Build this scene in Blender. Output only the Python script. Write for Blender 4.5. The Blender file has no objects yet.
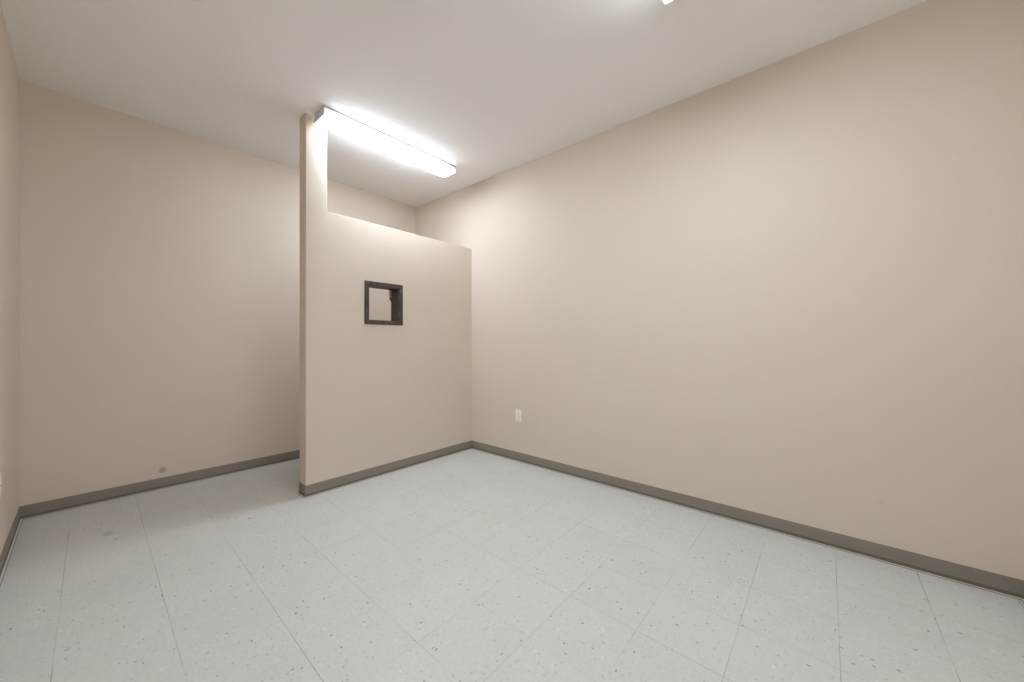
import bpy, bmesh, math
from mathutils import Vector

scene = bpy.context.scene
COL = scene.collection

# ------------------------------------------------------------------ dimensions (metres)
XL, XR = -0.2692, 2.7586          # left / right wall faces
YF, YB = -0.6560, 3.9969          # front / back wall faces
HC = 2.8593                       # ceiling height
XP, XPOST = 1.0835, 1.2373        # partition end post
YP, YP2 = 2.9608, 3.0843          # partition faces
HP = 2.1646                       # low partition height
HB = 0.0858                       # vinyl base height
WX0, WX1, WZ0, WZ1 = 1.540, 1.901, 1.305, 1.669   # outer edge of the small framed opening
FW = 0.037                        # face width of that frame
T = 0.12                          # shell thickness

# ------------------------------------------------------------------ helpers
def finish(name, bm, mat, parent=None, smooth=None):
    bmesh.ops.recalc_face_normals(bm, faces=bm.faces)
    me = bpy.data.meshes.new(name)
    bm.to_mesh(me); bm.free()
    me.materials.append(mat)
    if smooth is not None:
        for p in me.polygons: p.use_smooth = True
        me.set_sharp_from_angle(angle=math.radians(smooth))
    o = bpy.data.objects.new(name, me)
    COL.objects.link(o)
    if parent: o.parent = parent
    return o

def box(bm, x0, x1, y0, y1, z0, z1, bevel=0.0, seg=2):
    vs = [bm.verts.new((x, y, z)) for z in (z0, z1) for y in (y0, y1) for x in (x0, x1)]
    f = [(0, 1, 3, 2), (4, 6, 7, 5), (0, 4, 5, 1), (2, 3, 7, 6), (0, 2, 6, 4), (1, 5, 7, 3)]
    fs = [bm.faces.new([vs[i] for i in q]) for q in f]
    if bevel:
        es = list({e for q in fs for e in q.edges})
        bmesh.ops.bevel(bm, geom=es, offset=bevel, segments=seg, profile=0.5, affect='EDGES')

def prism(bm, pts, axis, a0, a1):
    """extrude a closed 2-D outline along an axis ('x' or 'y')"""
    def P(a, p):
        return (a, p[0], p[1]) if axis == 'x' else (p[0], a, p[1])
    v0 = [bm.verts.new(P(a0, p)) for p in pts]
    v1 = [bm.verts.new(P(a1, p)) for p in pts]
    n = len(pts)
    for i in range(n):
        j = (i + 1) % n
        bm.faces.new((v0[i], v0[j], v1[j], v1[i]))
    bm.faces.new(v0); bm.faces.new(list(reversed(v1)))

def sweep(bm, path, profile):
    """open polyline on the floor, profile = (offset to the left of travel, height), mitred corners"""
    n = len(path); rings = []
    for i, p in enumerate(path):
        p = Vector(p)
        ds = []
        if i > 0: ds.append((p - Vector(path[i - 1])).normalized())
        if i < n - 1: ds.append((Vector(path[i + 1]) - p).normalized())
        ns = [Vector((-d.y, d.x)) for d in ds]
        m = ns[0] if len(ns) == 1 else (ns[0] + ns[1]) / (1 + ns[0].dot(ns[1]))
        rings.append([bm.verts.new((p.x + m.x * o, p.y + m.y * o, z)) for o, z in profile])
    k = len(profile)
    for a, b in zip(rings, rings[1:]):
        for i in range(k):
            j = (i + 1) % k
            f = bm.faces.new((a[i], a[j], b[j], b[i]))
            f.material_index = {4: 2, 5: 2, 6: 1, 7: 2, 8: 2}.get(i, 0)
    bm.faces.new(rings[0]); bm.faces.new(list(reversed(rings[-1])))

def structure(o, label=None, cat=None):
    o['kind'] = 'structure'
    if label: o['label'] = label
    if cat: o['category'] = cat
    return o

def thing(name, label, cat, loc, group=None):
    o = bpy.data.objects.new(name, None)
    COL.objects.link(o)
    o.location = loc; o.empty_display_size = 0.1
    o['label'] = label; o['category'] = cat
    if group: o['group'] = group
    return o

# ------------------------------------------------------------------ materials
class NT:
    def __init__(self, name):
        self.m = bpy.data.materials.new(name); self.m.use_nodes = True
        self.t = self.m.node_tree
        self.b = self.t.nodes['Principled BSDF']
    def n(self, kind, **kw):
        nd = self.t.nodes.new(kind)
        for k, v in kw.items(): setattr(nd, k, v)
        return nd
    def put(self, sock, v):
        if isinstance(v, bpy.types.NodeSocket): self.t.links.new(v, sock)
        else: sock.default_value = v
    def math(self, op, a, b=0.0, c=0.0, clamp=False):
        nd = self.n('ShaderNodeMath', operation=op, use_clamp=clamp)
        self.put(nd.inputs[0], a); self.put(nd.inputs[1], b); self.put(nd.inputs[2], c)
        return nd.outputs[0]
    def mix(self, fac, a, b, mode='MIX'):
        nd = self.n('ShaderNodeMix', data_type='RGBA', blend_type=mode)
        self.put(nd.inputs[0], fac)
        self.put(nd.inputs[6], a); self.put(nd.inputs[7], b)
        return nd.outputs[2]
    def coord(self):
        return self.n('ShaderNodeTexCoord').outputs['Object']
    def noise(self, vec, scale, detail=2.0, rough=0.5):
        nd = self.n('ShaderNodeTexNoise')
        self.put(nd.inputs['Vector'], vec)
        nd.inputs['Scale'].default_value = scale
        nd.inputs['Detail'].default_value = detail
        nd.inputs['Roughness'].default_value = rough
        return nd.outputs['Fac']
    def ramp(self, fac, lo, hi, a=0.0, b=1.0):
        nd = self.n('ShaderNodeMapRange', clamp=True)
        nd.interpolation_type = 'SMOOTHSTEP'
        self.put(nd.inputs[0], fac)
        for i, v in zip((1, 2, 3, 4), (lo, hi, a, b)): nd.inputs[i].default_value = v
        return nd.outputs[0]
    def bump(self, h, strength, dist):
        nd = self.n('ShaderNodeBump')
        self.put(nd.inputs['Height'], h)
        nd.inputs['Strength'].default_value = strength
        nd.inputs['Distance'].default_value = dist
        self.t.links.new(nd.outputs[0], self.b.inputs['Normal'])
    def spot(self, vec, centre, radii, edge=0.5):
        """soft round mark at a fixed place on the surface"""
        s = self.n('ShaderNodeVectorMath', operation='SUBTRACT')
        self.put(s.inputs[0], vec); s.inputs[1].default_value = centre
        d = self.n('ShaderNodeVectorMath', operation='DIVIDE')
        self.put(d.inputs[0], s.outputs[0]); d.inputs[1].default_value = radii
        l = self.n('ShaderNodeVectorMath', operation='LENGTH')
        self.put(l.inputs[0], d.outputs[0])
        return self.ramp(l.outputs['Value'], 1.0 - edge, 1.0, 1.0, 0.0)

def rgb(r, g, b):
    f = lambda c: (c / 255 / 12.92) if c / 255 <= .04045 else ((c / 255 + .055) / 1.055) ** 2.4
    return (f(r), f(g), f(b), 1.0)

def plain(name, col, rough=0.5, metal=0.0, spec=0.5):
    k = NT(name)
    c = k.coord()
    n = k.noise(c, 40.0, 3.0)
    dark = tuple(x * 0.94 for x in col[:3]) + (1.0,)
    k.put(k.b.inputs['Base Color'], k.mix(n, dark, col))
    k.b.inputs['Roughness'].default_value = rough
    k.b.inputs['Metallic'].default_value = metal
    k.b.inputs['Specular IOR Level'].default_value = spec
    return k.m

def wall_paint(name, col, marks=()):
    k = NT(name)
    c = k.coord()
    big = k.noise(c, 1.3, 3.0, 0.6)
    lo = tuple(x * 0.97 for x in col[:3]) + (1.0,)
    hi = tuple(min(1, x * 1.03) for x in col[:3]) + (1.0,)
    base = k.mix(big, lo, hi)
    for centre, radii, colour, amount in marks:
        s = k.math('MULTIPLY', k.spot(c, centre, radii, 0.6), amount)
        base = k.mix(s, base, colour)
    k.put(k.b.inputs['Base Color'], base)
    k.b.inputs['Roughness'].default_value = 0.55
    k.b.inputs['Specular IOR Level'].default_value = 0.3
    peel = k.math('ADD', k.noise(c, 75.0, 2.0), k.math('MULTIPLY', k.noise(c, 28.0, 2.0), 0.9))
    k.bump(peel, 0.16, 0.003)
    return k.m

WALL = rgb(217, 205, 192)
STAIN = rgb(132, 108, 92)
M_wall = wall_paint('beige_wall_paint', WALL)
M_wall_back = wall_paint('beige_wall_paint_scuffed', WALL,
    [((0.4112, YB, 0.145), (0.034, 0.2, 0.030), STAIN, 0.55)])
M_wall_right = wall_paint('beige_wall_paint_marked', WALL,
    [((XR, -0.20, 0.31), (0.2, 0.018, 0.014), STAIN, 0.10),
     ((XR, 1.95, 0.62), (0.2, 0.02, 0.012), STAIN, 0.08)])

def ceiling_paint():
    k = NT('white_ceiling_texture')
    c = k.coord()
    big = k.noise(c, 1.0, 2.0)
    k.put(k.b.inputs['Base Color'], k.mix(big, rgb(241, 241, 242), rgb(245, 245, 246)))
    k.b.inputs['Roughness'].default_value = 0.8
    k.b.inputs['Specular IOR Level'].default_value = 0.2
    t = k.ramp(k.noise(c, 38.0, 3.0, 0.55), 0.46, 0.62)
    k.bump(t, 0.12, 0.003)
    return k.m
M_ceiling = ceiling_paint()

def floor_tiles():
    k = NT('speckled_vinyl_tile')
    c = k.coord()
    sp = k.n('ShaderNodeSeparateXYZ'); k.put(sp.inputs[0], c)
    PX, PY = 0.3068, 0.3095      # courses laid very slightly out of square with the walls
    uu = k.math('ADD', sp.outputs[0], k.math('MULTIPLY', sp.outputs[1], -0.011))
    vv = k.math('ADD', sp.outputs[1], k.math('MULTIPLY', sp.outputs[0], -0.010))
    u = k.math('DIVIDE', k.math('ADD', uu, 0.0935), PX)
    v = k.math('DIVIDE', k.math('ADD', vv, 0.0400), PY)
    iu, iv = k.math('FLOOR', u), k.math('FLOOR', v)
    fu, fv = k.math('FRACT', u), k.math('FRACT', v)
    du = k.math('MULTIPLY', k.math('MINIMUM', fu, k.math('SUBTRACT', 1.0, fu)), PX)
    dv = k.math('MULTIPLY', k.math('MINIMUM', fv, k.math('SUBTRACT', 1.0, fv)), PY)
    cid = k.n('ShaderNodeCombineXYZ'); k.put(cid.inputs[0], iu); k.put(cid.inputs[1], iv)
    wn = k.n('ShaderNodeTexWhiteNoise', noise_dimensions='3D'); k.put(wn.inputs['Vector'], cid.outputs[0])
    rnd = wn.outputs['Value']
    # every tile has its own grain, quarter-turned on a share of them
    loc = k.n('ShaderNodeCombineXYZ')
    turn = k.math('GREATER_THAN', rnd, 0.5)
    a = k.n('ShaderNodeMix', data_type='FLOAT'); k.put(a.inputs[0], turn); k.put(a.inputs[2], sp.outputs[0]); k.put(a.inputs[3], sp.outputs[1])
    b = k.n('ShaderNodeMix', data_type='FLOAT'); k.put(b.inputs[0], turn); k.put(b.inputs[2], sp.outputs[1]); k.put(b.inputs[3], sp.outputs[0])
    k.put(loc.inputs[0], k.math('MULTIPLY', a.outputs[0], 0.7))
    k.put(loc.inputs[1], b.outputs[0])
    k.put(loc.inputs[2], k.math('MULTIPLY', rnd, 37.0))
    grain_vec = loc.outputs[0]
    g1 = k.noise(grain_vec, 85.0, 4.0, 0.7)
    g2 = k.noise(grain_vec, 9.0, 3.0, 0.6)
    base = k.mix(k.ramp(g1, 0.25, 0.78), rgb(196, 198, 195), rgb(206, 208, 205))
    base = k.mix(k.math('MULTIPLY', k.ramp(g2, 0.45, 0.8), 0.3), base, rgb(192, 194, 191))
    # slight difference of tone between tiles
    tone = k.math('ADD', 0.985, k.math('MULTIPLY', rnd, 0.025))
    tn = k.n('ShaderNodeCombineColor'); [k.put(tn.inputs[i], tone) for i in range(3)]
    base = k.mix(1.0, base, tn.outputs[0], 'MULTIPLY')
    # chips: grey, dark and white flecks
    def flecks(scale, share, size, seed, stretch):
        m = k.n('ShaderNodeMapping'); k.put(m.inputs['Vector'], grain_vec)
        m.inputs['Location'].default_value = (seed, seed * 1.7, seed * 0.3)
        m.inputs['Scale'].default_value = (stretch, 1.0, 1.0)
        vo = k.n('ShaderNodeTexVoronoi', feature='F1'); k.put(vo.inputs['Vector'], m.outputs[0])
        vo.inputs['Scale'].default_value = scale
        sc = k.n('ShaderNodeSeparateColor'); k.put(sc.inputs[0], vo.outputs['Color'])
        on = k.math('LESS_THAN', sc.outputs[0], share)
        wob = k.math('MULTIPLY', k.noise(grain_vec, 220.0, 2.0), 0.35)
        rad = k.math('MULTIPLY', k.math('ADD', 0.35, sc.outputs[1]), size)
        d = k.math('ADD', vo.outputs['Distance'], k.math('MULTIPLY', wob, size))
        inside = k.ramp(k.math('SUBTRACT', d, rad), -0.06, 0.03, 1.0, 0.0)
        return k.math('MULTIPLY', k.math('MULTIPLY', inside, on), k.math('ADD', 0.45, k.math('MULTIPLY', sc.outputs[2], 0.55)))
    base = k.mix(k.math('MULTIPLY', flecks(85, 0.50, 0.26, 3.1, 0.75), 0.5), base, rgb(140, 139, 134))
    base = k.mix(k.math('MULTIPLY', flecks(60, 0.26, 0.22, 9.7, 0.8), 0.8), base, rgb(96, 92, 86))
    base = k.mix(k.math('MULTIPLY', flecks(20, 0.10, 0.13, 21.3, 0.9), 0.9), base, rgb(70, 67, 62))
    base = k.mix(k.math('MULTIPLY', flecks(42, 0.08, 0.20, 15.2, 1.0), 0.6), base, rgb(236, 236, 232))
    # worn patches and marks
    for centre, radii, col, amt in (
            ((1.72, 1.66, 0), (0.22, 0.10, 1), rgb(196, 184, 168), 0.22),
            ((1.86, 1.50, 0), (0.16, 0.09, 1), rgb(196, 184, 168), 0.2),
            ((0.0993, 3.2955, 0), (0.035, 0.045, 1), rgb(120, 116, 110), 0.40)):
        base = k.mix(k.math('MULTIPLY', k.spot(c, centre, radii, 0.9), amt), base, col)
    # seams, filled with dirt unevenly
    dirt = k.ramp(k.noise(c, 2.3, 3.0, 0.6), 0.36, 0.62, 0.08, 0.60)
    # the long seams on the left and the short ones near the right wall have caught the most dirt
    ku = k.ramp(sp.outputs[0], 0.62, 0.80, 0.9, 0.68)
    kv = k.math('MULTIPLY', k.ramp(sp.outputs[0], 0.55, 1.05, 0.10, 1.0), k.ramp(sp.outputs[1], 0.05, 0.2, 1.2, 0.75))
    su = k.math('MULTIPLY', k.ramp(du, 0.0004, 0.0021, 1.0, 0.0), k.math('MULTIPLY', dirt, ku))
    sv = k.math('MULTIPLY', k.ramp(dv, 0.0004, 0.0021, 1.0, 0.0), k.math('MULTIPLY', dirt, kv))
    seam = k.math('MAXIMUM', su, sv)
    base = k.mix(seam, base, rgb(92, 88, 80))
    k.put(k.b.inputs['Base Color'], base)
    k.put(k.b.inputs['Roughness'], k.ramp(k.noise(c, 3.0, 3.0), 0.3, 0.7, 0.42, 0.56))
    k.b.inputs['Specular IOR Level'].default_value = 0.35
    k.bump(k.math('SUBTRACT', k.math('MULTIPLY', g1, 0.15), seam), 0.15, 0.002)
    return k.m
M_floor = floor_tiles()

def vinyl_base():
    k = NT('taupe_vinyl_base')
    c = k.coord()
    n = k.noise(c, 6.0, 4.0, 0.6)
    k.put(k.b.inputs['Base Color'], k.mix(n, rgb(127, 120, 110), rgb(138, 131, 120)))
    k.b.inputs['Roughness'].default_value = 0.42
    return k.m
M_base = vinyl_base()
M_toe = plain('worn_vinyl_toe', rgb(204, 201, 195), 0.35)
M_edge_shade = plain('shaded_vinyl_edge', rgb(104, 98, 88), 0.6)  # gap shadow painted along the toe edge; same dark tone at base foot

def dark_wood():
    k = NT('dark_weathered_wood')
    c = k.coord()
    m = k.n('ShaderNodeMapping'); k.put(m.inputs['Vector'], c); m.inputs['Scale'].default_value = (1, 1, 0.25)
    n = k.noise(m.outputs[0], 45.0, 5.0, 0.65)
    k.put(k.b.inputs['Base Color'], k.mix(k.ramp(n, 0.3, 0.7), rgb(53, 45, 38), rgb(84, 77, 68)))
    k.b.inputs['Roughness'].default_value = 0.5
    k.bump(n, 0.3, 0.002)
    return k.m
M_wood = dark_wood()
M_dark = plain('dark_metal', rgb(48, 44, 40), 0.4)
M_grey = plain('dull_grey_metal', rgb(140, 134, 126), 0.45, 0.3)
M_strike = plain('painted_strike_metal', rgb(226, 220, 210), 0.5)
M_pan = plain('white_enamelled_steel', rgb(205, 204, 200), 0.4)
M_cap = plain('white_plastic_end', rgb(222, 220, 216), 0.45)
M_plate = plain('white_plastic', rgb(246, 242, 235), 0.35)
M_slot = plain('dark_slot', rgb(60, 54, 48), 0.6)

LAMP = (0.875, 0.97, 1.065, 1)
def glow(name, strength, half, depth=0.0):
    """lit acrylic: the tubes stop short of the ends, so the light fades towards the two end caps"""
    k = NT(name)
    k.b.inputs['Base Color'].default_value = (0.85, 0.85, 0.83, 1)
    k.b.inputs['Roughness'].default_value = 0.4
    k.b.inputs['Emission Color'].default_value = LAMP
    sp = k.n('ShaderNodeSeparateXYZ'); k.put(sp.inputs[0], k.coord())
    far = k.math('ABSOLUTE', sp.outputs[0])
    e = k.ramp(far, half - 0.24, half, strength, strength * 0.06)
    if depth:       # the sides are dimmest beside the steel pan, brightest beside the tubes
        e = k.math('MULTIPLY', e, k.ramp(sp.outputs[2], -depth, -0.016, 1.0, 0.12))
    k.put(k.b.inputs['Emission Strength'], e)
    return k.m

# ------------------------------------------------------------------ the room shell
bm = bmesh.new(); box(bm, XL - T, XR + T, YF - T, YB + T, -T, 0)
structure(finish('floor', bm, M_floor))
bm = bmesh.new(); box(bm, XL - T, XR + T, YF - T, YB + T, HC, HC + T)
structure(finish('ceiling', bm, M_ceiling))
bm = bmesh.new(); box(bm, XL - T, XL, YF, YB, 0, HC)
structure(finish('wall_left', bm, M_wall))
bm = bmesh.new(); box(bm, XR, XR + T, YF, YB, 0, HC)
structure(finish('wall_right', bm, M_wall_right))
bm = bmesh.new(); box(bm, XL - T, XR + T, YB, YB + T, 0, HC)
structure(finish('wall_back', bm, M_wall_back))
bm = bmesh.new(); box(bm, XL - T, XR + T, YF - T, YF, 0, HC)
structure(finish('wall_front', bm, M_wall))

# partition: full-height end post, low wall with a small square opening
OX0, OX1, OZ0, OZ1 = WX0 + 0.012, WX1 - 0.012, WZ0 + 0.012, WZ1 - 0.012    # rough opening
def partition():
    bm = bmesh.new()
    xs = [XP, XPOST, OX0, OX1, XR]; zs = [0, OZ0, OZ1, HP, HC]
    solid = lambda i, j: 0 <= i < 4 and 0 <= j < 4 and not (i == 2 and j == 1) and not (i > 0 and j == 3)
    V = {}
    def v(i, j, s):
        if (i, j, s) not in V: V[(i, j, s)] = bm.verts.new((xs[i], (YP, YP2)[s], zs[j]))
        return V[(i, j, s)]
    for i in range(4):
        for j in range(4):
            if not solid(i, j): continue
            for s in (0, 1):
                bm.faces.new((v(i, j, s), v(i + 1, j, s), v(i + 1, j + 1, s), v(i, j + 1, s)))
            for di, dj, p, q in ((-1, 0, (i, j), (i, j + 1)), (1, 0, (i + 1, j), (i + 1, j + 1)),
                                 (0, -1, (i, j), (i + 1, j)), (0, 1, (i, j + 1), (i + 1, j + 1))):
                if not solid(i + di, j + dj):
                    bm.faces.new((v(*p, 0), v(*q, 0), v(*q, 1), v(*p, 1)))
    bmesh.ops.recalc_face_normals(bm, faces=bm.faces)
    near = lambda a, b: abs(a - b) < 1e-5
    es = []
    for e in bm.edges:
        a, b = e.verts[0].co, e.verts[1].co
        if len(e.link_faces) != 2 or e.calc_face_angle(0) < 0.5: continue
        if not near(a.y, b.y): continue
        vert_end = near(a.x, b.x) and near(a.x, XP)
        post_in = near(a.x, b.x) and near(a.x, XPOST) and min(a.z, b.z) > HP - 1e-4
        top = near(a.z, b.z) and near(a.z, HP)
        if vert_end or post_in or top: es.append(e)
    bmesh.ops.bevel(bm, geom=es, offset=0.004, segments=3, profile=0.5, affect='EDGES')
    return structure(finish('wall_partition', bm, M_wall, smooth=35))
partition()

# vinyl cove base
PROFILE = [(0, 0), (0, HB), (0.0022, HB), (0.0032, HB - 0.002), (0.0034, 0.020), (0.0040, 0.009),
           (0.0056, 0.0045), (0.0130, 0.0028), (0.0138, 0.0018), (0.0150, 0.0006), (0.0150, 0)]
for nm, paths in (
        ('baseboard_back', [[(XR, YB), (XL, YB)]]),
        ('baseboard_left', [[(XL, YB), (XL, YF)]]),
        ('baseboard_front', [[(XL, YF), (XR, YF)]]),
        ('baseboard_right', [[(XR, YF), (XR, YP)], [(XR, YP2), (XR, YB)]]),
        ('baseboard_partition', [[(XR, YP), (XP, YP), (XP, YP2), (XR, YP2)]])):
    bm = bmesh.new()
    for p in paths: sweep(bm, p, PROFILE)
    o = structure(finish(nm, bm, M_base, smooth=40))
    o.data.materials.append(M_toe); o.data.materials.append(M_edge_shade)

# the small square opening in the partition, lined and faced with dark wood
win = bpy.data.objects.new('window_1', None); COL.objects.link(win)
win.location = ((WX0 + WX1) / 2, YP, WZ0)
structure(win, 'small square dark wood framed opening through the low partition wall', 'window')
def wpart(name, mat, boxes, bevel=0.002):
    bm = bmesh.new()
    cx, cy, cz = win.location
    for b in boxes:
        box(bm, b[0] - cx, b[1] - cx, b[2] - cy, b[3] - cy, b[4] - cz, b[5] - cz, bevel)
    return finish(name, bm, mat, win)
FY0, FY1 = YP - 0.011, YP - 0.0002
IX0, IX1, IZ0, IZ1 = WX0 + FW, WX1 - FW, WZ0 + FW, WZ1 - FW
wpart('stile', M_wood, [(WX0, IX0, FY0, FY1, WZ0, WZ1)])
wpart('stile', M_wood, [(IX1, WX1, FY0, FY1, WZ0, WZ1)])
wpart('rail', M_wood, [(IX0, IX1, FY0 + .001, FY1, WZ0, IZ0)])
wpart('rail', M_wood, [(IX0, IX1, FY0 + .001, FY1, IZ1, WZ1)])
JY1 = YP2 + 0.004
wpart('jamb', M_wood, [(OX0 + .0002, IX0, FY1, JY1, OZ0 + .0002, OZ1 - .0002)])
wpart('jamb', M_wood, [(IX1, OX1 - .0002, FY1, JY1, OZ0 + .0002, OZ1 - .0002)])
wpart('sill', M_wood, [(IX0, IX1, FY1, JY1, OZ0 + .0002, IZ0)])
wpart('head', M_wood, [(IX0, IX1, FY1, JY1, IZ1, OZ1 - .0002)])

wpart('strike_plate', M_strike, [(IX1 - 0.024, IX1 + 0.001, JY1 - 0.008, JY1 - 0.002, 1.560, IZ1)], 0.001)
bm = bmesh.new()
prism(bm, [(IX1 - 0.022 - win.location.x, 1.562 - WZ0), (IX1 + 0.002 - win.location.x, 1.562 - WZ0),
           (IX1 + 0.002 - win.location.x, 1.520 - WZ0), (IX1 - 0.006 - win.location.x, 1.534 - WZ0)], 'y',
      JY1 - 0.014 - YP, JY1 - 0.002 - YP)
finish('latch', bm, M_dark, win)
bm = bmesh.new()
prism(bm, [(IX1 + 0.014 - win.location.x + 0.005 * math.cos(a * math.pi / 6), 1.610 - WZ0 + 0.008 * math.sin(a * math.pi / 6)) for a in range(12)],
      'y', FY0 - 0.002 - YP, FY0 + 0.002 - YP)
finish('screw', bm, M_grey, win)

# ------------------------------------------------------------------ fluorescent ceiling lights
def make_light(name, label, loc, power, side, L=1.2367, W=0.1797, H=0.0647):
    t = thing(name, label, 'ceiling light', loc, 'fluorescent wraparound ceiling lights')
    M_glow, M_glow_side = glow('lit_acrylic_lens', power, L / 2), glow('lit_acrylic_side', side, L / 2, H)
    # origin: middle of the fixture on the ceiling plane
    bm = bmesh.new()
    box(bm, -L / 2 + .002, L / 2 - .002, -W / 2, W / 2, -0.0135, -0.0003, 0.0015)
    finish('housing', bm, M_pan, t)
    # acrylic wrap: near-vertical sides, rounded lower corners
    r, top, bot = 0.013, -0.0136, -H
    def outline(g):
        w, b = W / 2 - g, bot + g
        pts = [(-w + .001, top), ]
        for i in range(7):
            a = math.radians(180 + 90 * i / 6); pts.append((-w + r + r * math.cos(a), b + r + r * math.sin(a)))
        for i in range(7):
            a = math.radians(270 + 90 * i / 6); pts.append((w - r + r * math.cos(a), b + r + r * math.sin(a)))
        pts.append((w - .001, top))
        return pts
    bm = bmesh.new(); prism(bm, outline(0.0), 'x', -L / 2 + 0.006, L / 2 - 0.006)
    d = finish('diffuser', bm, M_glow, t, smooth=40)
    d.data.materials.append(M_glow_side)          # ribbed acrylic sides pass less light than the lens below the tubes
    for p in d.data.polygons:
        if p.normal.z > -0.5: p.material_index = 1
    for s in (-1, 1):
        bm = bmesh.new()
        prism(bm, outline(-0.0012), 'x', s * (L / 2 - 0.006), s * (L / 2))
        finish('end_cap', bm, M_cap, t, smooth=40)
    return t
FX = (1.1314 + 2.3681) / 2
make_light('ceiling_light', 'long white fluorescent ceiling light above the low partition wall, beside its tall end post',
           (FX, (2.7646 + 2.9443) / 2, HC), 34.0, 31.0)
make_light('ceiling_light', 'white fluorescent ceiling light cut off by the top edge, only its end corner showing',
           (1.8556 - 1.2367 / 2, 0.619 - 0.1797 / 2, HC), 47.0, 35.0)

# ------------------------------------------------------------------ electrical outlets
def make_outlet(label, loc, rz):
    """built facing -Y, back on y = 0"""
    t = thing('electrical_outlet', label, 'outlet', loc, 'white duplex outlets low on the walls')
    t.rotation_euler = (0, 0, rz)
    bm = bmesh.new(); box(bm, -0.036, 0.036, -0.0065, -0.0003, -0.0595, 0.0595, 0.0025, 3)
    finish('cover_plate', bm, M_plate, t, smooth=50)
    for zc in (0.0195, -0.0195):
        bm = bmesh.new()
        pts = []
        for i in range(24):
            a = 2 * math.pi * i / 24
            pts.append((0.0172 * math.cos(a), zc + max(-0.0145, min(0.0145, 0.0172 * math.sin(a)))))
        prism(bm, pts, 'y', -0.0085, -0.0060)
        rc = finish('receptacle', bm, M_plate, t, smooth=40)
        for x, h in ((-0.0063, 0.0085), (0.0063, 0.0070)):
            bm = bmesh.new(); box(bm, x - .0011, x + .0011, -0.0088, -0.0080, zc + 0.003 - h / 2, zc + 0.003 + h / 2)
            finish('slot', bm, M_slot, rc)
        bm = bmesh.new()
        prism(bm, [(0.0026 * math.cos(2 * math.pi * i / 12), zc - 0.0085 + 0.0026 * math.sin(2 * math.pi * i / 12)) for i in range(12)],
              'y', -0.0088, -0.0080)
        finish('ground_hole', bm, M_slot, rc)
    bm = bmesh.new()
    prism(bm, [(0.003 * math.cos(2 * math.pi * i / 12), 0.003 * math.sin(2 * math.pi * i / 12)) for i in range(12)], 'y', -0.0076, -0.0060)
    finish('screw', bm, M_grey, t)
    return t
make_outlet('white duplex electrical outlet on the long right wall near the partition corner',
            (XR, 2.2945, 0.4385), math.radians(-90))
make_outlet('white electrical outlet on the left wall, a sliver at the photo edge', (XL, 3.075, 0.452), math.radians(90))

# ------------------------------------------------------------------ camera
cam = bpy.data.cameras.new('camera')
co = bpy.data.objects.new('camera', cam); COL.objects.link(co)
cam.sensor_fit = 'HORIZONTAL'; cam.sensor_width = 36.0
cam.lens = 370.683 * 36.0 / 1024.0
cam.shift_y = 0.755 / 1024.0
cam.clip_start = 0.01
co.location = (0, 0, 1.156)
co.rotation_euler = (math.radians(90), 0, math.radians(-49.1892))
scene.camera = co

# ------------------------------------------------------------------ light transport and exposure
w = bpy.data.worlds.new('world'); scene.world = w
w.use_nodes = True
w.node_tree.nodes['Background'].inputs[0].default_value = (0, 0, 0, 1)
w.node_tree.nodes['Background'].inputs[1].default_value = 0
scene.cycles.max_bounces = 16
scene.cycles.diffuse_bounces = 12
scene.cycles.use_denoising = True
scene.cycles.sample_clamp_indirect = 8.0
scene.view_settings.view_transform = 'Standard'
scene.view_settings.look = 'None'
scene.view_settings.gamma = 1.0
scene.view_settings.use_curve_mapping = False
scene.view_settings.exposure = 0.09
